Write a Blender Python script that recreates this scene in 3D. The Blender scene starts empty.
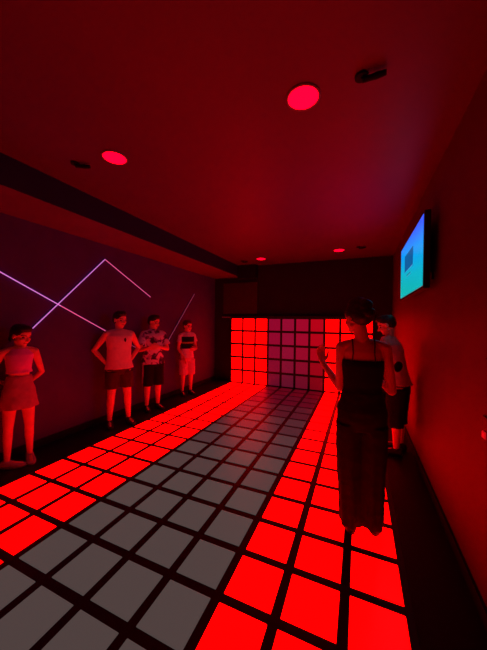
import bpy, bmesh, math, random
from mathutils import Vector, Matrix, Euler, noise
random.seed(4)
C = bpy.context.scene.collection
S = 0.325                                   # one light tile, metres
def V(*a): return Vector(a)

# ------------------------------------------------------------------ materials
def mat(name, col=(.5,.5,.5), rough=.6, spec=.4, emit=None, strength=0, metal=0, mottled=0, scale=20, bump=0):
    m = bpy.data.materials.new(name); m.use_nodes = True
    nt = m.node_tree; b = nt.nodes['Principled BSDF']
    b.inputs['Base Color'].default_value = (*col, 1)
    b.inputs['Roughness'].default_value = rough
    b.inputs['Specular IOR Level'].default_value = spec
    b.inputs['Metallic'].default_value = metal
    if emit:
        b.inputs['Emission Color'].default_value = (*emit, 1)
        b.inputs['Emission Strength'].default_value = strength
    if mottled or bump:
        tc = nt.nodes.new('ShaderNodeTexCoord'); n = nt.nodes.new('ShaderNodeTexNoise')
        n.inputs['Scale'].default_value = scale; n.inputs['Detail'].default_value = 4
        nt.links.new(tc.outputs['Object'], n.inputs['Vector'])
        if mottled:
            r = nt.nodes.new('ShaderNodeValToRGB')
            r.color_ramp.elements[0].position = .3; r.color_ramp.elements[1].position = .7
            r.color_ramp.elements[0].color = (*[c*(1-mottled) for c in col], 1)
            r.color_ramp.elements[1].color = (*[min(1, c*(1+mottled)) for c in col], 1)
            nt.links.new(n.outputs['Fac'], r.inputs['Fac']); nt.links.new(r.outputs['Color'], b.inputs['Base Color'])
        if bump:
            bp = nt.nodes.new('ShaderNodeBump'); bp.inputs['Strength'].default_value = bump; bp.inputs['Distance'].default_value = .01
            nt.links.new(n.outputs['Fac'], bp.inputs['Height']); nt.links.new(bp.outputs['Normal'], b.inputs['Normal'])
    return m

M = {}
M['ceiling']  = mat('ceiling_paint', (.11,.015,.11), .52, .6, mottled=.05, scale=3, bump=.05)
M['wall_l']   = mat('left_wall_paint', (.085,.025,.24), .65, .25, mottled=.08, scale=4, bump=.06)
M['wall_r']   = mat('right_wall_paint', (.115,.02,.045), .55, .45, mottled=.08, scale=4, bump=.06)
M['wall_b']   = mat('back_wall_paint', (.024,.012,.02), .7, .2, mottled=.1, scale=4, bump=.06)
M['wall_f']   = mat('front_wall_paint', (.05,.04,.05), .8, .2, mottled=.1, scale=4)
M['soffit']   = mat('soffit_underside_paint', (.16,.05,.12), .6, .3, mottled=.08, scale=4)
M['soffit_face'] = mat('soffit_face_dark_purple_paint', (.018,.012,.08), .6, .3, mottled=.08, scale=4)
M['black_floor'] = mat('black_floor', (.012,.01,.012), .55, .3, mottled=.3, scale=30, bump=.1)
M['black']    = mat('black_plastic', (.01,.01,.011), .4, .4, mottled=.2)
M['matt_black'] = mat('matt_black', (.012,.011,.012), .8, .2, mottled=.2)
M['frame']    = mat('panel_frame_black', (.02,.012,.012), .45, .4, mottled=.3, scale=14)
M['hatch']    = mat('painted_board', (.06,.025,.025), .6, .3, mottled=.1)
M['red_lit']  = mat('lit_red_tile', (.5,.02,.02), .3, .5, (1.0,.0002,.0002), 3.9)
M['red_wall'] = mat('lit_red_wall_tile', (.3,.02,.02), .3, .5, (1.0,.0002,.0002), 4.6)
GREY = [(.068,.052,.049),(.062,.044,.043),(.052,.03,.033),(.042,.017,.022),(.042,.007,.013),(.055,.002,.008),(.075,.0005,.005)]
for k, c in enumerate(GREY):               # the middle lane: faint white, red reflection painted into the glow row by row
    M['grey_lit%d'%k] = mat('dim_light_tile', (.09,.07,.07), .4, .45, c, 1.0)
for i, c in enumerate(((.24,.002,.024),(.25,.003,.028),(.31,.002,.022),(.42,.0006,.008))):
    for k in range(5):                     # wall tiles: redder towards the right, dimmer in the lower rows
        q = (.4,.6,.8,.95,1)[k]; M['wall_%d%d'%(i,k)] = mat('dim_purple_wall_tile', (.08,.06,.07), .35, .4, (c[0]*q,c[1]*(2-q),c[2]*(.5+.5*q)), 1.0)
M['lamp']     = mat('red_lamp_diffuser', (.6,.1,.1), .4, .4, (1.0,.0,.008), 6)
M['ring']     = mat('lamp_ring', (.3,.25,.28), .5, .4, mottled=.1)
M['neon']     = mat('neon_purple', (.5,.3,.5), .4, .4, (.62,.2,.75), .85)
M['neon_p']   = mat('neon_pink', (.5,.2,.4), .4, .4, (.75,.1,.32), .85)
M['neon_dim'] = mat('neon_dim', (.4,.2,.35), .4, .4, (.13,.025,.07), 1.0)
M['skin']     = mat('skin', (.85,.36,.27), .5, .4, mottled=.08, scale=12)
M['eye']      = mat('eye_white', (.7,.68,.66), .3, .5, mottled=.03)
M['iris']     = mat('iris', (.04,.02,.015), .2, .5, mottled=.1)
M['lip']      = mat('lip', (.42,.13,.12), .45, .4, mottled=.05)
M['hair']     = mat('dark_hair', (.018,.011,.008), .5, .5, mottled=.5, scale=60, bump=.5)
M['hair_b']   = mat('brown_hair', (.07,.035,.02), .5, .5, mottled=.5, scale=60, bump=.5)
M['white_cloth'] = mat('white_jersey', (.8,.75,.85), .8, .2, mottled=.05, bump=.2, scale=30)
M['pale_vest'] = mat('pale_vest_cloth', (.85,.6,.6), .8, .2, mottled=.06, bump=.2, scale=30)
M['pink_cloth'] = mat('pink_cloth', (.85,.2,.9), .8, .2, mottled=.06, bump=.2, scale=30)
M['rose_cloth'] = mat('rose_cloth', (.5,.2,.3), .8, .2, mottled=.12, bump=.3, scale=18)
M['brown_cloth'] = mat('brown_cloth', (.07,.03,.03), .8, .2, mottled=.1, bump=.2)
M['pale_shorts'] = mat('pale_shorts_cloth', (.75,.45,.55), .8, .2, mottled=.06, bump=.2)
M['black_cloth'] = mat('black_cloth', (.012,.01,.012), .85, .15, mottled=.2, bump=.3)
M['dark_red_cloth'] = mat('washed_black_cloth', (.02,.011,.012), .85, .15, mottled=.2, bump=.3)
M['green_stripe'] = mat('lime_stripe', (.4,.5,.1), .8, .2, mottled=.05)
M['tee_red']  = mat('light_tee_cloth', (.75,.45,.42), .8, .2, mottled=.08, bump=.2)
M['sneaker']  = mat('white_sneaker', (.5,.42,.48), .6, .3, mottled=.06)
M['sole']     = mat('shoe_sole', (.3,.25,.27), .7, .3, mottled=.06)
M['dark_shoe'] = mat('dark_shoe', (.03,.018,.022), .6, .3, mottled=.1)
M['red_plastic'] = mat('red_plastic', (.55,.06,.09), .4, .4, mottled=.05)
M['metal']    = mat('pale_metal', (.6,.5,.52), .35, .5, metal=.6, mottled=.05)
M['red_led']  = mat('red_indicator', (.5,.02,.02), .4, .4, (.4,.003,.006), 1.0)

def pattern_mat():                          # white shirt with dark and purple blotches
    m = mat('patterned_shirt_cloth', (.6,.55,.6), .8, .2)
    nt = m.node_tree; b = nt.nodes['Principled BSDF']
    tc = nt.nodes.new('ShaderNodeTexCoord'); n = nt.nodes.new('ShaderNodeTexNoise')
    n.inputs['Scale'].default_value = 9; n.inputs['Detail'].default_value = 2; n.inputs['Distortion'].default_value = .8
    r = nt.nodes.new('ShaderNodeValToRGB'); e = r.color_ramp.elements
    e[0].position = .40; e[0].color = (.05,.04,.1,1); e[1].position = .5; e[1].color = (.8,.7,.9,1)
    x = e.new(.46); x.color = (.35,.2,.5,1)
    nt.links.new(tc.outputs['Object'], n.inputs['Vector']); nt.links.new(n.outputs['Fac'], r.inputs['Fac'])
    nt.links.new(r.outputs['Color'], b.inputs['Base Color'])
    return m
M['pattern'] = pattern_mat()

def screen_mat():
    m = mat('screen_picture', (.01,.01,.015), .15, .5)
    nt = m.node_tree; b = nt.nodes['Principled BSDF']; L = nt.links.new
    tc = nt.nodes.new('ShaderNodeTexCoord'); sp = nt.nodes.new('ShaderNodeSeparateXYZ')
    L(tc.outputs['Generated'], sp.inputs[0])
    r = nt.nodes.new('ShaderNodeValToRGB'); e = r.color_ramp.elements
    e[0].position = 0; e[0].color = (.0,.40,.40,1); e[1].position = 1; e[1].color = (.01,.10,1,1)
    x = e.new(.3); x.color = (0,.40,.52,1); y = e.new(.72); y.color = (0,.28,.85,1)
    a = nt.nodes.new('ShaderNodeMath'); a.operation = 'MULTIPLY_ADD'       # bluer towards the near end
    L(sp.outputs['Y'], a.inputs[0]); a.inputs[1].default_value = -.25; L(sp.outputs['Z'], a.inputs[2])
    c = nt.nodes.new('ShaderNodeMath'); c.operation = 'ADD'; c.inputs[1].default_value = .08; L(a.outputs[0], c.inputs[0])
    L(c.outputs[0], r.inputs['Fac'])
    L(r.outputs['Color'], b.inputs['Emission Color']); b.inputs['Emission Strength'].default_value = 1.15
    return m
M['screen'] = screen_mat()
M['screen_box'] = mat('screen_box', (.01,.01,.015), .2, .5, (.0,.11,.34), 1.0)
M['screen_text'] = mat('screen_text', (.01,.01,.015), .2, .5, (.0,.25,.4), 1.0)

# ------------------------------------------------------------------ mesh helpers
def finish(name, bm, mats, parent=None, smooth=False):
    me = bpy.data.meshes.new(name); bmesh.ops.recalc_face_normals(bm, faces=bm.faces)
    bm.to_mesh(me); bm.free()
    return link(name, me, mats, parent, smooth)
def link(name, me, mats, parent=None, smooth=False):
    for m in (mats if isinstance(mats, (list, tuple)) else [mats]): me.materials.append(m)
    if smooth:
        for p in me.polygons: p.use_smooth = True
    o = bpy.data.objects.new(name, me); C.objects.link(o); o.parent = parent
    return o
def empty(name, loc=(0,0,0), rz=0):
    o = bpy.data.objects.new(name, None); C.objects.link(o); o.location = loc; o.rotation_euler = (0,0,rz)
    o.empty_display_size = .1
    return o
def tag(o, label, cat, group=None):
    o['label'] = label; o['category'] = cat
    if group: o['group'] = group
    return o
def box(bm, a, b, mi=0, bevel=0):
    t = bmesh.new(); bmesh.ops.create_cube(t, size=1)
    for v in t.verts: v.co = Vector([(a[i]+b[i])/2 + v.co[i]*(b[i]-a[i]) for i in range(3)])
    if bevel: bmesh.ops.bevel(t, geom=list(t.edges), offset=bevel, segments=2, affect='EDGES', profile=.6)
    for f in t.faces: f.material_index = mi
    me = bpy.data.meshes.new('t'); t.to_mesh(me); t.free(); bm.from_mesh(me); bpy.data.meshes.remove(me)
def struct(name, bm, m, parent=None):
    o = finish(name, bm, m, parent)
    o['kind'] = 'structure'
    return o
def boxobj(name, a, b, m, parent=None, bevel=0):
    bm = bmesh.new(); box(bm, a, b, 0, bevel); return finish(name, bm, m, parent)
def basis(d):
    d = d.normalized(); u = d.cross(V(0,0,1))
    if u.length < 1e-3: u = V(1,0,0)
    u.normalize(); return u, d.cross(u).normalized()
def loft(bm, rings, n=20, mi=0):            # rings: lists of points, closed with caps
    vs = [[bm.verts.new(p) for p in r] for r in rings]; k = len(vs[0])
    for a, b in zip(vs, vs[1:]):
        for i in range(k): bm.faces.new((a[i], a[(i+1)%k], b[(i+1)%k], b[i])).material_index = mi
    bm.faces.new(vs[0][::-1]).material_index = mi; bm.faces.new(vs[-1]).material_index = mi
def cyl(bm, p0, r0, p1, r1, n=24, mi=0):
    p0, p1 = Vector(p0), Vector(p1); u, w = basis(p1-p0)
    loft(bm, [[p + (u*math.cos(t)+w*math.sin(t))*r for t in [2*math.pi*i/n for i in range(n)]] for p, r in ((p0,r0),(p1,r1))], n, mi)
def ell(bm, c, r, R=None, n=16):
    t = bmesh.ops.create_uvsphere(bm, u_segments=n, v_segments=n//2+2, radius=1)
    for v in t['verts']:
        q = Vector((v.co.x*r[0], v.co.y*r[1], v.co.z*r[2]))
        if R: q = R @ q
        v.co = Vector(c)+q
def cap(bm, p0, r0, p1, r1, n=12):          # tapered capsule as one closed shape
    p0, p1 = Vector(p0), Vector(p1); d = (p1-p0).normalized(); u, w = basis(d)
    rings = []
    for a in (-75,-45,-15): rings.append((p0+d*math.sin(math.radians(a))*r0, r0*math.cos(math.radians(a))))
    for a in (15,45,75): rings.append((p1+d*math.sin(math.radians(a))*r1, r1*math.cos(math.radians(a))))
    loft(bm, [[p+(u*math.cos(t)+w*math.sin(t))*r for t in [2*math.pi*i/n for i in range(n)]] for p, r in rings], n)
def rings_xy(bm, rs, n=24, fold=0, ph=0):   # rs: (x, y, z, rx, ry); fold = wavy hems
    out = []
    for (x,y,z,rx,ry,*f) in rs:
        k = f[0] if f else 0
        out.append([V(x+rx*math.cos(t)*(1+k*math.sin(7*t+ph)), y+ry*math.sin(t)*(1+k*math.sin(7*t+ph)), z) for t in [2*math.pi*i/n for i in range(n)]])
    loft(bm, out, n)
def blend(name, bm, mats, parent, voxel=.006, it=4, post=None, paint=None, crease=0, seed=0):
    """melt overlapping closed shapes into one continuous surface"""
    bmesh.ops.recalc_face_normals(bm, faces=bm.faces)
    me = bpy.data.meshes.new('tmp'); bm.to_mesh(me); bm.free()
    o = bpy.data.objects.new('tmp', me); C.objects.link(o)
    m = o.modifiers.new('r', 'REMESH'); m.mode = 'VOXEL'; m.voxel_size = voxel
    s = o.modifiers.new('s', 'SMOOTH'); s.iterations = it; s.factor = .5
    dg = bpy.context.evaluated_depsgraph_get(); dg.update()
    r = bpy.data.meshes.new_from_object(o.evaluated_get(dg)); r.name = name
    bpy.data.objects.remove(o); bpy.data.meshes.remove(me)
    r.materials.clear()
    if crease:
        ns = [v.normal.copy() for v in r.vertices]
        for v, nn in zip(r.vertices, ns):
            q = v.co; w = noise.noise(V(q.x*9+seed, q.y*9, q.z*16)) + .5*noise.noise(V(q.x*24, q.y*24+seed, q.z*30))
            v.co = q + nn*w*crease
    if post:
        for v in r.vertices: v.co = post(v.co)
    if paint:
        for p in r.polygons: p.material_index = paint(p.center, p.normal)
    return link(name, r, mats, parent, True)

# ------------------------------------------------------------------ room shell
XL, XR, YB, YF, ZC = -1.6*S, 11.05*S, 15.3*S, -7.0*S, 8.95*S
X0, X1, FY0, FY1 = 0, 10*S, -2*S, 15*S      # the light floor
T = .12
bm = bmesh.new()
box(bm, (XL-T,YF-T,-.2), (XR+T,YB+T,-.07))
box(bm, (XL-T,YF-T,-.07), (X0-.012,YB+T,0)); box(bm, (X1+.012,YF-T,-.07), (XR+T,YB+T,0))
box(bm, (X0-.012,YF-T,-.07), (X1+.012,FY0-.012,0)); box(bm, (X0-.012,FY1+.0,-.07), (X1+.012,YB+T,0))
struct('floor', bm, M['black_floor'])
def wall(name, a, b, m): 
    bm = bmesh.new(); box(bm, a, b); return struct(name, bm, m)
wall('ceiling', (XL-T,YF-T,ZC), (XR+T,YB+T,ZC+.12), M['ceiling'])
wall('wall_left', (XL-T,YF-T,0), (XL,YB+T,ZC), M['wall_l'])
wall('wall_right', (XR,YF-T,0), (XR+T,YB+T,ZC), M['wall_r'])
wall('wall_back', (XL,YB,0), (XR,YB+T,ZC), M['wall_b'])
wall('wall_front', (XL,YF-T,0), (XR,YF,ZC), M['wall_f'])
# dropped soffit along the left wall: purple-painted face, boxed underside
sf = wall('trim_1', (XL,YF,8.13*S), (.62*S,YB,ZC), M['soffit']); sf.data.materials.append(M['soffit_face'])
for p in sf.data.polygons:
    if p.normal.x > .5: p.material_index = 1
# black boxed-in beam end in the far left corner, and a painted board under it
wall('trim_2', (.62*S,14.75*S,7.95*S), (2.05*S,YB,ZC), M['matt_black'])
wall('trim_3', (-.78*S,15.18*S,5.3*S), (2.05*S,YB,7.7*S), M['hatch'])
for nm, a, b in (('baseboard_left',(XL,YF,0),(XL+.015,YB,.09)), ('baseboard_right',(XR-.015,YF,0),(XR,YB,.09)), ('baseboard_back',(XL+.015,YB-.015,0),(XR-.015,YB,.09))):
    wall(nm, a, b, M['matt_black'])

# ------------------------------------------------------------------ light floor and light wall
def tilebox(bm, i, j, mi, wallmode=False):
    g = .084*S
    if not wallmode: box(bm, (i*S+g, j*S+g, -.02), ((i+1)*S-g, (j+1)*S-g, 0), mi, .004)
    else: g = .082*S; box(bm, (i*S+g, FY1-.004, j*S+g), ((i+1)*S-g, FY1+.02, (j+1)*S-g), mi, .003)
fl = empty('light_floor', (5*S, 5*S, -.07))
tag(fl, 'long floor of square light tiles, glowing red lanes either side of a grey lane', 'floor')
def child(o, root): o.parent = root; o.matrix_parent_inverse = Matrix.Translation(-Vector(root.location)); return o
bm = bmesh.new(); box(bm, (X0-.01,FY0-.01,-.07), (X1+.01,FY1-.01,-.021))
w = .08*S
for i in range(11): box(bm, (i*S-w,FY0-.01,-.03), (i*S+w,FY1-.01,-.003))
for j in range(-2,15): box(bm, (X0-.01,j*S-w,-.03), (X1+.01,j*S+w,-.0031))
child(finish('tile_frame', bm, M['frame']), fl)
tiles = [(i,j) for j in range(-2,15) for i in range(10)]
cx, cy = 9.16, -4.09
def score(t):
    dx, dy = t[0]+.5-cx, t[1]+.5-cy
    dep = -dx*math.sin(.4018)*-1*-1 + dy*math.cos(.4018)
    dep = -math.sin(.4018)*dx + math.cos(.4018)*dy; lat = math.cos(.4018)*dx + math.sin(.4018)*dy
    if dep < .5: return 1e9
    x, y = 243.5+272.5*lat/dep, 325+272.5*4.67/dep
    if x < -15 or x > 500 or y > 665: return 1e8+dep
    return dep
tiles.sort(key=score)
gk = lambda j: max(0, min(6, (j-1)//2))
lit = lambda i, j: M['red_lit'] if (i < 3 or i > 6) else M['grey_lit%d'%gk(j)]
for (i,j) in tiles[:100]:
    bm = bmesh.new(); tilebox(bm, i, j, 0)
    o = child(finish('light_tile', bm, lit(i, j)), fl); o['label'] = 'glowing red light tile' if (i<3 or i>6) else 'dim grey light tile' if j < 8 else 'dim grey light tile with red reflection painted in'
bm = bmesh.new()
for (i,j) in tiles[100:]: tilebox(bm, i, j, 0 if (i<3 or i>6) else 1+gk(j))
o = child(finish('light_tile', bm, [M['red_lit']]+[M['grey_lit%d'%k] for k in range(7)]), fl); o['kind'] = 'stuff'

wl = empty('light_wall', (5*S, FY1+.05, 0))
tag(wl, 'low wall of square light tiles at the far end, red at the sides and dim purple between', 'light panel')
bm = bmesh.new(); box(bm, (-.02*S, FY1+.005, 0), (10.02*S, YB-.001, 5.1*S)); box(bm, (-.06*S, FY1-.006, 5.0*S), (10.06*S, YB-.001, 5.12*S))
child(finish('wall_frame', bm, M['frame']), wl)
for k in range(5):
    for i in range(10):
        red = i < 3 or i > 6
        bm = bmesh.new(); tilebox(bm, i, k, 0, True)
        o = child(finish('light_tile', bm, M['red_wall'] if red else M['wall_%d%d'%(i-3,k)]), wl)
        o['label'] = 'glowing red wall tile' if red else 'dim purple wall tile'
wall('trim_4', (-.85*S, 15.1*S, 5.0*S), (-.08*S, YB, 5.07*S), M['metal'])

# ------------------------------------------------------------------ ceiling things
def downlight(x, y, label):
    r = empty('ceiling_light', (x*S, y*S, ZC)); tag(r, label, 'ceiling light', 'round red downlights')
    bm = bmesh.new(); n = 40; R1, R2, h = .105, .092, .008
    rr = [(R1,0),(R1,-h*.6),(R1-.004,-h),(R2,-h),(R2,0)]
    vs = [[bm.verts.new((a*math.cos(2*math.pi*i/n), a*math.sin(2*math.pi*i/n), z)) for i in range(n)] for a, z in rr]
    for a in range(5):
        for i in range(n): bm.faces.new((vs[a][i], vs[a][(i+1)%n], vs[(a+1)%5][(i+1)%n], vs[(a+1)%5][i]))
    finish('trim_ring', bm, M['ring'], r, True)
    bm = bmesh.new(); cyl(bm, (0,0,-.004), R2, (0,0,-.0005), R2, n); finish('diffuser', bm, M['lamp'], r)
downlight(8.11, 1.14, 'large round red ceiling light nearest the camera, right of the room centre')
downlight(3.18, 1.2, 'round red ceiling light near the left soffit, over the person in the vest')
downlight(3.0, 13.3, 'small far red ceiling light at the left, in front of the back wall')
downlight(8.0, 12.8, 'small far red ceiling light at the right, above the woman in black')
def fixture(x, y, rz, label):
    r = empty('ceiling_fixture', (x*S, y*S, ZC), rz); tag(r, label, 'ceiling fixture', 'small black ceiling fixtures')
    bm = bmesh.new(); cyl(bm, (-.05,0,-.014), .034, (-.05,0,0), .036, 28); finish('base', bm, M['matt_black'], r)
    bm = bmesh.new(); cyl(bm, (-.05,0,-.014), .008, (-.03,0,-.024), .008, 12); finish('arm', bm, M['matt_black'], r)
    bm = bmesh.new(); cyl(bm, (-.045,0,-.028), .014, (.02,0,-.026), .016, 28); cyl(bm, (.02,0,-.026), .018, (.075,0,-.024), .013, 28); finish('head', bm, M['matt_black'], r)
fixture(2.1, 1.05, .55, 'small black ceiling fixture beside the left near ceiling light')
fixture(9.28, 1.06, .0, 'small black ceiling fixture right of the large near ceiling light')
fixture(1.7, 13.5, .3, 'tiny dark ceiling fixture left of the far left ceiling light')
fixture(9.2, 12.45, .0, 'tiny dark ceiling fixture right of the far right ceiling light')

# ------------------------------------------------------------------ light lines on the left wall
def neon(pts, mats, label):
    r = empty('light_strip', (XL, pts[0][0]*S, pts[0][1]*S)); tag(r, label, 'light strip', 'thin light strips on the left wall')
    for (a, b), m in zip(zip(pts, pts[1:]), mats):
        A, B = V(XL+.0095, a[0]*S, a[1]*S), V(XL+.0095, b[0]*S, b[1]*S)
        d = (B-A).normalized(); u = V(1,0,0); w = d.cross(u)
        for nm, mm, k, off in (('channel', M['black'], .0085, -.004), ('tube', m, .0065, .003)):
            bm = bmesh.new()
            loft(bm, [[p+u*off+ (u*math.cos(t)*.004 + w*math.sin(t)*k) for t in [2*math.pi*i/12 for i in range(12)]] for p in (A, B)], 12)
            o = finish(nm, bm, mm); o.parent = r; o.matrix_parent_inverse = Matrix.Translation(-Vector(r.location))
neon([(-1.2,7.28),(2.9,5.22),(4.8,4.27),(7.8,2.75)][0:2]+[(4.95,4.19),(6.9,3.22)], [M['neon'],M['neon_p'],M['neon_dim']], 'long purple light strip falling from the left frame edge behind the person in the vest')
neon([(1.75,4.18),(4.9,7.45),(7.86,6.0)], [M['neon'],M['neon_p']], 'purple and pink light strip bent into a peak above the person in the vest')
neon([(9.0,3.0),(12.25,6.6)], [M['neon_dim']], 'faint thin light strip rising behind the person in the patterned shirt')

# ------------------------------------------------------------------ television and wall bits
tv = empty('television', (XR, 6.73*S, 6.73*S)); tag(tv, 'flat television with blue and teal picture mounted high on the right wall', 'television')
def tvb(name, a, b, m, par=None, bevel=0):
    o = boxobj(name, a, b, m, None, bevel); o.parent = par or tv
    o.matrix_parent_inverse = Matrix.Translation(-Vector(tv.location)); return o
xf = 10.72*S
tvb('case', (xf,4.53*S,5.64*S), (xf+.05,8.93*S,7.74*S), M['black'], None, .006)
tvb('back_housing', (xf+.05,5.0*S,5.9*S), (xf+.07,8.4*S,7.5*S), M['matt_black'], None, .004)
tvb('wall_bracket', (xf+.07,6.2*S,6.2*S), (XR-.0005,7.4*S,7.2*S), M['matt_black'])
sc = tvb('screen', (xf-.003,4.62*S,5.72*S), (xf+.004,8.84*S,7.66*S), M['screen'])
bx = boxobj('picture_panel', (xf-.0045,6.1*S,6.6*S), (xf-.003,7.8*S,7.2*S), M['screen_box']); bx.parent = sc
bx = boxobj('picture_caption', (xf-.0045,6.5*S,6.38*S), (xf-.003,7.3*S,6.45*S), M['screen_text']); bx.parent = sc

r = empty('wall_socket', (XR, 5.12*S, 6.05*S)); tag(r, 'small reddish socket with a plug on the right wall below the television near end', 'socket')
boxobj('plate', (-.012,-.035,-.04), (0,.035,.04), M['black'], r, .003); boxobj('plug', (-.04,-.018,-.03), (-.012,.018,.03), M['red_plastic'], r, .005)
r = empty('wall_switch', (XR, 1.38*S, 2.98*S)); tag(r, 'dark wall switch with a red light at the right frame edge', 'switch')
boxobj('plate', (-.01,-.04,-.05), (0,.04,.075), M['black'], r, .003); boxobj('indicator', (-.018,-.02,-.035), (-.01,.02,.0), M['red_led'], r, .003)

# ------------------------------------------------------------------ people
def hand(bm, w, d, n, t, hs, curl):
    """w wrist, d finger direction, n where the palm faces, t thumb side"""
    d, t = d.normalized(), t.normalized(); t = (t-d*t.dot(d)).normalized(); n0 = d.cross(t).normalized(); n = n0 if n0.dot(n) > 0 else -n0
    for off, ln in ((1.5,.07),(.5,.078),(-.5,.072),(-1.5,.056)):
        o = off*.0205*hs
        k = w + d*.088*hs + t*o - d*abs(off)*.004*hs
        cap(bm, w+t*o*.55+d*.008*hs, .0125*hs, k, .0115*hs, 10)
        a = 0; p = k
        for q, f in enumerate((.45,.31,.24)):
            a += curl*(.7,1.0,.8)[q]; dd = (d*math.cos(a)+n*math.sin(a)+t*off*.05).normalized()
            p2 = p+dd*ln*f*1.1*hs; cap(bm, p, (.0098-.0008*q)*hs, p2, (.0092-.001*q)*hs, 10); p = p2
    b = w+d*.02*hs+t*.018*hs; c = b+(d*.6+t*.75+n*.25).normalized()*.045*hs; e = c+(d*.9+t*.25+n*.3).normalized()*.033*hs; g = e+(d*.95+n*.3*(1+curl)).normalized()*.025*hs
    cap(bm, b, .014*hs, c, .0115*hs, 10); cap(bm, c, .011*hs, e, .01*hs, 10); cap(bm, e, .0098*hs, g, .0082*hs, 10)

def head_frame(P):
    H = P['H']; lean = P.get('lean', (0,0))
    base = V(lean[0]*.36*H, lean[1]*.36*H, (1-P['hh'])*H)+V(*P.get('head_off', (0,0,0)))
    R = Euler((P.get('nod',0),0,P.get('turn',0)),'XYZ').to_matrix()
    pivot = V(0,-.1*P['hh']*H,.2*P['hh']*H)
    return base, R, P['hh']*H, pivot
def at_head(P):
    base, R, u, pv = head_frame(P)
    return (lambda x,y,z: base+pv+R@(V(x*u,y*u,z*u)-pv)), (lambda q: (R.transposed()@(q-base-pv)+pv)/u), R, u

def torso_c(P, z):                          # centre line of the trunk at height fraction z
    l = P.get('lean',(0,0)); k = max(0,z-.5)*P['H']
    return l[0]*k, l[1]*k
TORSO = [(.455,.06,.045),(.49,.088,.058),(.53,.096,.062),(.58,.086,.054),(.63,.076,.048),(.68,.083,.055),(.74,.092,.06),(.785,.097,.054),(.815,.08,.044),(.84,.045,.036)]
def body(P, root):
    H = P['H']; bm = bmesh.new(); g = P.get('girth',1); sw = P.get('sw',.105)*H
    rs = []
    for z, rx, ry in TORSO:
        x, y = torso_c(P, z); rs.append((x, y, z*H, rx*H*g*P.get('wide',1), ry*H*g))
    rings_xy(bm, rs)
    ax, ay = torso_c(P, .8)
    A, iA, R, u = at_head(P)
    nx, ny = torso_c(P, .82)
    cap(bm, (nx, ny-.005*H, .815*H), .034*H*g, A(0,-.12,.25), .032*H*g, 16)
    cap(bm, (nx, ny, .825*H), .03*H, (ax-sw*.8, ay, .812*H), .024*H, 12); cap(bm, (nx, ny, .825*H), .03*H, (ax+sw*.8, ay, .812*H), .024*H, 12)
    # head
    ell(bm, A(0,-.06,.63), (.35*u,.44*u,.37*u), R, 24); ell(bm, A(0,.1,.38), (.275*u,.28*u,.35*u), R, 24)
    ell(bm, A(0,.24,.1), (.11*u,.1*u,.085*u), R); cap(bm, A(-.2,.0,.22), .09*u, A(0,.22,.11), .09*u); cap(bm, A(.2,.0,.22), .09*u, A(0,.22,.11), .09*u)
    cap(bm, A(0,.36,.52), .035*u, A(0,.455,.35), .05*u); cap(bm, A(-.045,.4,.33), .035*u, A(.045,.4,.33), .035*u)
    cap(bm, A(-.17,.3,.585), .05*u, A(.17,.3,.585), .05*u)
    cap(bm, A(-.07,.345,.215), .032*u, A(.07,.345,.215), .032*u)
    for s in (-1,1):
        ell(bm, A(s*.355,-.04,.46), (.035*u,.085*u,.13*u), R); ell(bm, A(s*.17,.24,.38), (.09*u,.09*u,.09*u), R)
    # arms
    for s, k in ((-1,'L'),(1,'R')):
        sh = V(ax+s*sw, ay, .803*H); el = sh+V(*P['arm'+k][0])*H; wr = el+V(*P['arm'+k][1])*H
        cap(bm, sh, .029*H*g, sh.lerp(el,.45), .027*H*g); cap(bm, sh.lerp(el,.4), .0275*H*g, el, .0205*H*g)
        cap(bm, el, .0205*H*g, el.lerp(wr,.3), .022*H*g); cap(bm, el.lerp(wr,.3), .022*H*g, wr, .0145*H*g)
        hd = P['hand'+k]; hand(bm, wr, V(*hd[0]), V(*hd[1]), V(*hd[2]), H/1.72, hd[3])
        P['_sh'+k], P['_el'+k], P['_wr'+k] = sh, el, wr
    # legs
    for s, k in ((-1,'L'),(1,'R')):
        hp = V(s*.05*H, 0, .475*H); kn, an = (V(*q)*H for q in P['leg'+k])
        cap(bm, hp, .055*H*g, kn, .033*H*g, 16); cap(bm, kn, .033*H*g, kn.lerp(an,.35)+V(0,-.008*H,0), .032*H*g, 16); cap(bm, kn.lerp(an,.35)+V(0,-.008*H,0), .032*H*g, an, .0195*H*g, 16)
        f = V(math.sin(-P.get('toe'+k,s*-.15)), math.cos(P.get('toe'+k,s*-.15)), 0)
        z0 = .02*H
        cap(bm, an+V(0,0,-.01*H)-f*.008*H, .019*H, V(an.x,an.y,z0)-f*.015*H, .018*H); cap(bm, V(an.x,an.y,z0+.012*H), .02*H, V(an.x,an.y,z0-.004*H)+f*.085*H, .014*H)
        P['_an'+k], P['_f'+k], P['_kn'+k], P['_hp'+k] = an, f, kn, hp
    def post(q):
        h = iA(q)
        if -.1 < h.z < 1.1 and h.y > .15:
            for s in (-1,1):
                w = math.exp(-((h.x-s*.15)**2/.006+(h.z-.49)**2/.0028)); q = q - R@V(0,w*.045*u,0)
        return q
    def paint(c, n):
        h = iA(c)
        if h.y > .15 and 0 < h.z < 1:
            for s in (-1,1):
                e = ((h.x-s*.15)/.075)**2+((h.z-.485)/.036)**2
                if e < 1: return 2 if abs(h.x-s*.15) < .034 else 1
                if abs(h.x-s*.155) < .1 and abs(h.z-.575-.02*(1-abs(h.x-s*.155)/.1)) < .02: return 4
            if abs(h.x) < .11 and abs(h.z-.215) < .035 and h.y > .28: return 3
        return 0
    return blend('body', bm, [M['skin'],M['eye'],M['iris'],M['lip'],P.get('hairmat',M['hair'])], root, .0052, 3, post, paint)

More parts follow.
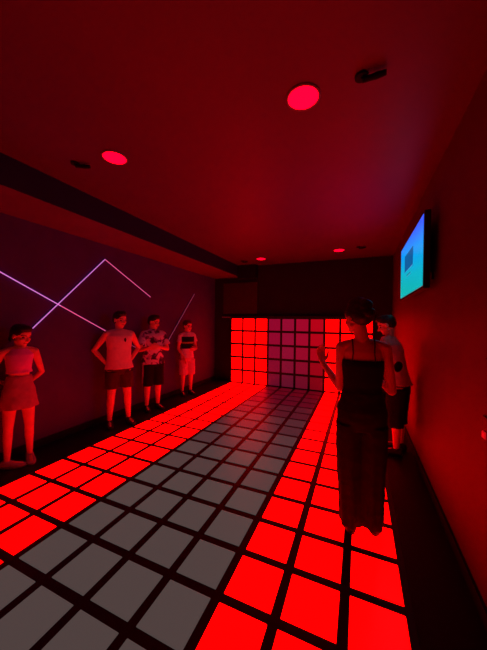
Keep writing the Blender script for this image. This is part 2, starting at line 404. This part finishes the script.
def shoes(P, root, m, sole):
    H = P['H']
    for k in 'LR':
        an, f = P['_an'+k], P['_f'+k]; w = V(f.y,-f.x,0); bm = bmesh.new(); c = V(an.x, an.y, 0)
        def ring(t, wd, zt, zb, inset=0):
            p = c+f*t*H; return [p+w*wd*H*math.copysign(abs(math.cos(a))**.7,math.cos(a))+V(0,0,zb*H+(zt-zb)*H*(.5+.5*math.copysign(abs(math.sin(a))**.8,math.sin(a)))) for a in [2*math.pi*i/16 for i in range(16)]]
        loft(bm, [ring(-.04,.015,.035,.006),ring(-.032,.022,.05,.004),ring(-.01,.025,.056,.004),ring(.015,.025,.05,.004),ring(.045,.028,.036,.004),ring(.08,.029,.028,.004),ring(.103,.022,.02,.005),ring(.112,.01,.014,.006)])
        s = blend('shoe', bm, m, root, .005, 3)
        bm = bmesh.new(); pts = []
        for a in [2*math.pi*i/24 for i in range(24)]: pts.append(c+f*(.036+.08*math.cos(a))*H+w*(.031+.003*math.cos(a))*H*math.sin(a))
        loft(bm, [[p+V(0,0,.0005) for p in pts],[p+V(0,0,.011*H) for p in pts]])
        finish('sole', bm, sole, s)

def shirt(P, root, mats, hem, sleeve=.5, slack=.012, top=.838, paint=None, name='shirt', shoulders=True, flare=.006, srad=.006, crease=.004):
    H = P['H']; bm = bmesh.new(); g = P.get('girth',1); rs = []
    zs = sorted([hem] + [z for z,_,_ in TORSO if hem+.02 < z < top] + [top])
    def tr(z):
        for (a,ax,ay),(b,bx,by) in zip(TORSO,TORSO[1:]):
            if a <= z <= b: t = (z-a)/(b-a); return ax+(bx-ax)*t, ay+(by-ay)*t
        return (TORSO[0][1:] if z < TORSO[0][0] else TORSO[-1][1:])
    for z in zs:
        rx, ry = tr(max(z,.53)) if z < .53 else tr(z); rx = max(rx,.084) if z < .76 else rx; ry = max(ry,.056) if z < .76 else ry
        x, y = torso_c(P, z); e = slack + (flare if z == hem else 0)
        if z > .8: e = slack*.6
        rs.append((x, y, z*H, (rx*g*P.get('wide',1)+e)*H, (ry*g+e)*H, .03 if z == hem else .012 if z < .6 else 0))
    rings_xy(bm, rs, 42)
    for k in 'LR':
        sh, el, wr = P['_sh'+k], P['_el'+k], P['_wr'+k]
        if shoulders:
            nx, ny = torso_c(P, .82); cap(bm, (nx, ny, .822*H), .036*H, sh.lerp(V(nx,ny,.815*H),.12), .032*H)
        if sleeve:
            e = sh.lerp(el, min(1,sleeve)); u, w = basis(el-sh)
            p = [(sh-(el-sh)*.02,.034*g),(sh.lerp(el,sleeve*.5),.035*g),(e,.036*g+srad)]
            loft(bm, [[q+(u*math.cos(t)+w*math.sin(t))*r*H for t in [2*math.pi*i/20 for i in range(20)]] for q, r in p])
    return blend(name, bm, mats, root, .006, 3, None, paint, crease, H*10)

def shorts(P, root, mats, waist, hem, wr=.045, name='shorts', paint=None, crease=.004, hip=.012):
    H = P['H']; bm = bmesh.new(); g = P.get('girth',1); wd = P.get('wide',1)
    rs = []
    for z, rx, ry in ((.455,.07,.055),(.49,.09,.06),(.53,.096,.062),(waist,.086,.056)):
        x, y = torso_c(P, z); rs.append((x, y, z*H, (rx*g*wd+hip)*H, (ry*g+hip)*H))
    rings_xy(bm, rs, 32)
    for k in 'LR':
        hp, kn, an = P['_hp'+k], P['_kn'+k], P['_an'+k]
        def leg(z):
            z *= H
            if z > kn.z: return kn.lerp(hp, (z-kn.z)/(hp.z-kn.z))
            return an.lerp(kn, max(-.2,(z-an.z)/(kn.z-an.z)))
        rr = []; n = 6
        for i in range(n+1):
            z = .475+(hem-.475)*i/n; c = leg(z); r = (.058*g+hip*.6)+(wr-(.058*g+hip*.6))*(i/n)
            rr.append((c.x, c.y, z*H, r*H, r*H*1.05, .0 if i < 2 else .03*i/n))
        rings_xy(bm, rr, 36)
    return blend(name, bm, mats, root, .006, 2, None, paint, crease, H*7)

def hair(P, root, parts, m, crease=.004, cut=None):
    A, iA, R, u = at_head(P); bm = bmesh.new()
    for c, r in parts: ell(bm, A(*c), tuple(q*u for q in r), R, 24)
    return blend('hair', bm, m, root, .006, 2, None, None, crease, 3)
BOYHAIR = [((0,-.1,.69),(.385,.445,.375)),((0,.1,.88),(.3,.3,.17)),((0,-.25,.5),(.33,.29,.3))]

REST = dict(hh=.145, armL=((-.03,.0,-.18),(0,.03,-.15)), armR=((.03,.0,-.18),(0,.03,-.15)),
            handL=((0,.1,-1),(1,0,0),(0,1,0),.3), handR=((0,.1,-1),(-1,0,0),(0,1,0),.3),
            legL=((-.055,.012,.27),(-.06,-.005,.045)), legR=((.055,.012,.27),(.06,-.005,.045)))
def person(P0, x, y, heading, label, group=None):
    P = dict(REST); P.update(P0)
    r = empty('person', (x*S, y*S, 0), heading); tag(r, label, 'person')
    body(P, r); return P, r
D = math.radians
# heading 0 looks along +Y; -90 looks along +X (into the room from the left wall)

# girl at the left edge
P, r = person(dict(H=4.5*S, hh=.15, wide=.86, sw=.092, turn=D(30), nod=D(-14), legL=((-.058,.01,.27),(-.065,-.005,.045)), legR=((.062,.015,.27),(.07,.03,.045)),
    armR=((.075,-.05,-.165),(-.1,-.035,-.07)), armL=((-.055,-.05,-.165),(.07,-.03,-.075)),
    handR=((-.9,.1,-.3),(0,-1,0),(0,0,1),.3), handL=((.9,.2,-.3),(0,1,0),(0,0,1),.3), toeR=D(60), toeL=D(-5), girth=.9),
    -.98, 1.2, D(-108), 'person in pink crop top and rose skirt, leftmost of the four at the left wall')
GP = P
hair(P, r, BOYHAIR+[((0,-.5,.52),(.13,.2,.2)),((0,-.6,.3),(.08,.1,.28))], M['hair'])
shirt(P, r, [M['pink_cloth'],M['white_cloth']], .655, 0, .008, .83, None, 'crop_top', False, .004, crease=.003)
bm = bmesh.new(); H = P['H']
rings_xy(bm, [(0,0,.405*H,.112*H,.092*H,.05),(0,0,.45*H,.106*H,.084*H,.035),(0,0,.52*H,.096*H,.072*H,.015),(0,0,.58*H,.084*H,.06*H),(0,0,.635*H,.072*H,.054*H)], 56)
blend('skirt', bm, M['rose_cloth'], r, .006, 2, crease=.005)
shoes(P, r, M['sneaker'], M['sole'])

# boy with hands on hips
def vest_paint(c, n): return 1 if ((c.x+.05)/.016)**2+((c.z-1.24)/.03)**2 < 1 and n.y > .2 else 0
P, r = person(dict(H=5.06*S, hh=.14, turn=D(22), nod=D(-4), legL=((-.07,.012,.27),(-.085,-.005,.045)), legR=((.065,.012,.27),(.075,-.005,.045)),
    armL=((-.088,-.075,-.135),(.095,.06,-.115)), armR=((.085,-.06,-.14),(-.085,.05,-.115)),
    handL=((.75,.5,-.35),(1,0,-.2),(0,-.6,1),.5), handR=((-.75,.5,-.35),(-1,0,-.2),(0,-.6,1),.5), girth=1.0),
    -.78, 5.02, D(-118), 'person in pale sleeveless vest and brown shorts with both hands on hips')
hair(P, r, BOYHAIR+[((0,.15,.97),(.2,.22,.1))], M['hair'])
shirt(P, r, [M['pale_vest'],M['black_cloth']], .5, 0, .017, .835, vest_paint, 'vest', True, .008)
shorts(P, r, M['brown_cloth'], .56, .33, .057)
shoes(P, r, M['dark_shoe'], M['black'])

# boy with folded arms and patterned shirt
def side_paint(c, n): return 1 if abs(c.y-.02) < .03 and c.x > .07 else 0
P, r = person(dict(H=4.98*S, hh=.142, turn=D(28), nod=D(-10), legL=((-.058,.01,.27),(-.06,-.005,.045)), legR=((.058,.014,.27),(.066,.01,.045)),
    armL=((-.045,.03,-.17),(.125,.075,.035)), armR=((.055,.05,-.165),(-.05,.13,.03)),
    handL=((.9,.3,.1),(0,-1,0),(0,0,1),.5), handR=((-.75,.55,.1),(0,-1,0),(0,0,1),.4), girth=1.0),
    -.95, 7.4, D(-118), 'person in blotchy patterned shirt and black shorts with forearms folded in front')
hair(P, r, BOYHAIR+[((0,.1,.97),(.26,.26,.1))], M['hair'])
shirt(P, r, M['pattern'], .485, .72, .02, .838, None, 'shirt', True, .01, .01, .006)
shorts(P, r, [M['black_cloth'],M['white_cloth']], .55, .255, .055, paint=side_paint)
shoes(P, r, M['dark_shoe'], M['black'])

# smallest boy
Hs = 4.72*S
def band(c, n):
    z = c.z/Hs
    if .625 < z < .785 and abs(c.x) < .14 and n.y > -.2: return 2 if .69 < z < .715 else 1
    return 0
P, r = person(dict(H=Hs, hh=.15, turn=D(18), nod=D(-4),
    armR=((.03,.0,-.175),(-.055,.075,-.115)), armL=((-.04,-.02,-.16),(.04,.11,-.02)), wide=.88, sw=.095,
    handR=((-.3,.3,-1),(1,0,0),(0,1,0),.3), handL=((.8,.3,-.1),(0,-1,0),(0,0,1),.5), girth=.93),
    -1.0, 10.6, D(-122), 'person in a shirt with black and lime chest band, farthest along the left wall')
hair(P, r, BOYHAIR, M['hair_b'])
shirt(P, r, [M['white_cloth'],M['black_cloth'],M['green_stripe']], .5, .55, .014, .838, band, 'shirt', True, .006)
shorts(P, r, M['pale_shorts'], .56, .27, .055)
shoes(P, r, M['dark_shoe'], M['black'])

# woman in black, back to the camera
P, r = person(dict(H=5.13*S, hh=.128, wide=.9, sw=.088, head_off=(-.03,0,0), turn=D(42), nod=D(-6), girth=.93, legL=((-.047,.0,.27),(-.042,-.012,.045)), legR=((.05,.01,.27),(.062,.012,.045)),
    armL=((-.005,.01,-.185),(-.08,.09,.095)), armR=((.028,-.005,-.18),(-.02,.13,.01)),
    handL=((-.25,.25,.9),(1,.2,.1),(0,.4,.8),.45), handR=((-.5,.8,.1),(-.3,-.8,0),(0,0,1),.5)),
    9.24, 2.66, D(4), 'woman in black strappy top and long wide trousers, back turned, one hand raised')
WP = P
hair(P, r, [((0,-.1,.68),(.40,.46,.40)),((0,-.3,.52),(.36,.32,.32)),((0,-.1,1.0),(.3,.33,.22)),((0,-.42,.85),(.27,.25,.27)),((.02,-.5,.62),(.26,.22,.22))], M['hair'], .006)
H = P['H']
bm = bmesh.new(); g = .93*.93
rings_xy(bm, [(0,0,.575*H,.09*H,.062*H),(0,0,.63*H,.078*H,.055*H),(0,0,.68*H,.083*H,.06*H),(0,.002,.725*H,.091*H,.066*H),(0,.004,.752*H,.092*H,.062*H)], 40)
tp = blend('strappy_top', bm, M['black_cloth'], r, .006, 2, crease=.002)
for s in (-1,1):
    bm = bmesh.new(); pts = [V(s*.045*H,-.057*H,.745*H),V(s*.042*H,-.056*H,.785*H),V(s*.043*H,-.046*H,.815*H),V(s*.045*H,-.015*H,.843*H),V(s*.045*H,.02*H,.835*H),V(s*.048*H,.05*H,.79*H),V(s*.05*H,.062*H,.745*H)]
    for a, b in zip(pts, pts[1:]): cap(bm, a, .0045, b, .0045, 8)
    finish('strap', bm, M['black_cloth'], tp, True)
bm = bmesh.new()
rings_xy(bm, [(0,0,.45*H,.098*H,.07*H),(0,0,.49*H,.105*H,.075*H),(0,0,.53*H,.104*H,.074*H),(0,0,.575*H,.092*H,.064*H),(0,0,.615*H,.082*H,.058*H)], 40)
for s in (-1,1):
    rings_xy(bm, [(s*.049*H,.0,.47*H,.058*H,.068*H),(s*.05*H,.0,.38*H,.056*H,.064*H,.02),(s*.048*H,.0,.25*H,.051*H,.06*H,.04),((s*.047+(.006 if s<0 else 0))*H,.0,.12*H,.048*H,.058*H,.06),((s*.048+(.009 if s<0 else 0))*H,.0,(.026 if s<0 else .034)*H,.046*H,.062*H,.09)], 56, ph=s)
blend('trousers', bm, M['dark_red_cloth'], r, .006, 2, crease=.004)
shoes(P, r, M['dark_shoe'], M['black'])

# person against the right wall
def logo(c, n):
    return 1 if ((c.y+.02)/.035)**2+((c.z-1.03)/.06)**2 < 1 and c.x < -.06 else 0
P, r = person(dict(H=5.0*S, hh=.135, lean=(0,.22), turn=D(15), nod=D(-22), girth=1.0, wide=1.0,
    armL=((-.03,.0,-.18),(.03,.13,-.02)), armR=((.04,.0,-.18),(-.03,.13,-.02)),
    handL=((.3,.9,.1),(.3,-.2,1),(0,0,1),.6), handR=((-.3,.9,.1),(-.3,-.2,1),(0,0,1),.6)),
    10.52, 7.25, D(70), 'person in light T-shirt and long dark shorts by the right wall, beyond the woman')
hair(P, r, BOYHAIR+[((0,.05,.98),(.28,.3,.1))], M['hair'])
shirt(P, r, [M['tee_red'],M['black_cloth']], .5, .5, .018, .838, logo, 'shirt', True, .008)
shorts(P, r, M['black_cloth'], .56, .2, .052)
shoes(P, r, M['dark_shoe'], M['black'])

# ------------------------------------------------------------------ camera and world
w = bpy.data.worlds.new('World'); bpy.context.scene.world = w; w.use_nodes = True
w.node_tree.nodes['Background'].inputs[0].default_value = (0,0,0,1)
cd = bpy.data.cameras.new('Camera'); cam = bpy.data.objects.new('Camera', cd); C.objects.link(cam)
cam.location = (9.15826*S, -4.08706*S, 4.67264*S); cam.rotation_euler = (1.559806, -.01235974, .4018156)
cd.sensor_fit = 'VERTICAL'; cd.sensor_height = 36; cd.lens = 272.55/650*36; cd.clip_start = .02
bpy.context.scene.camera = cam
sc = bpy.context.scene
sc.view_settings.view_transform = 'Standard'; sc.view_settings.look = 'None'; sc.view_settings.gamma = 1; sc.view_settings.exposure = 0
try: sc.view_settings.use_curve_mapping = False
except Exception: pass
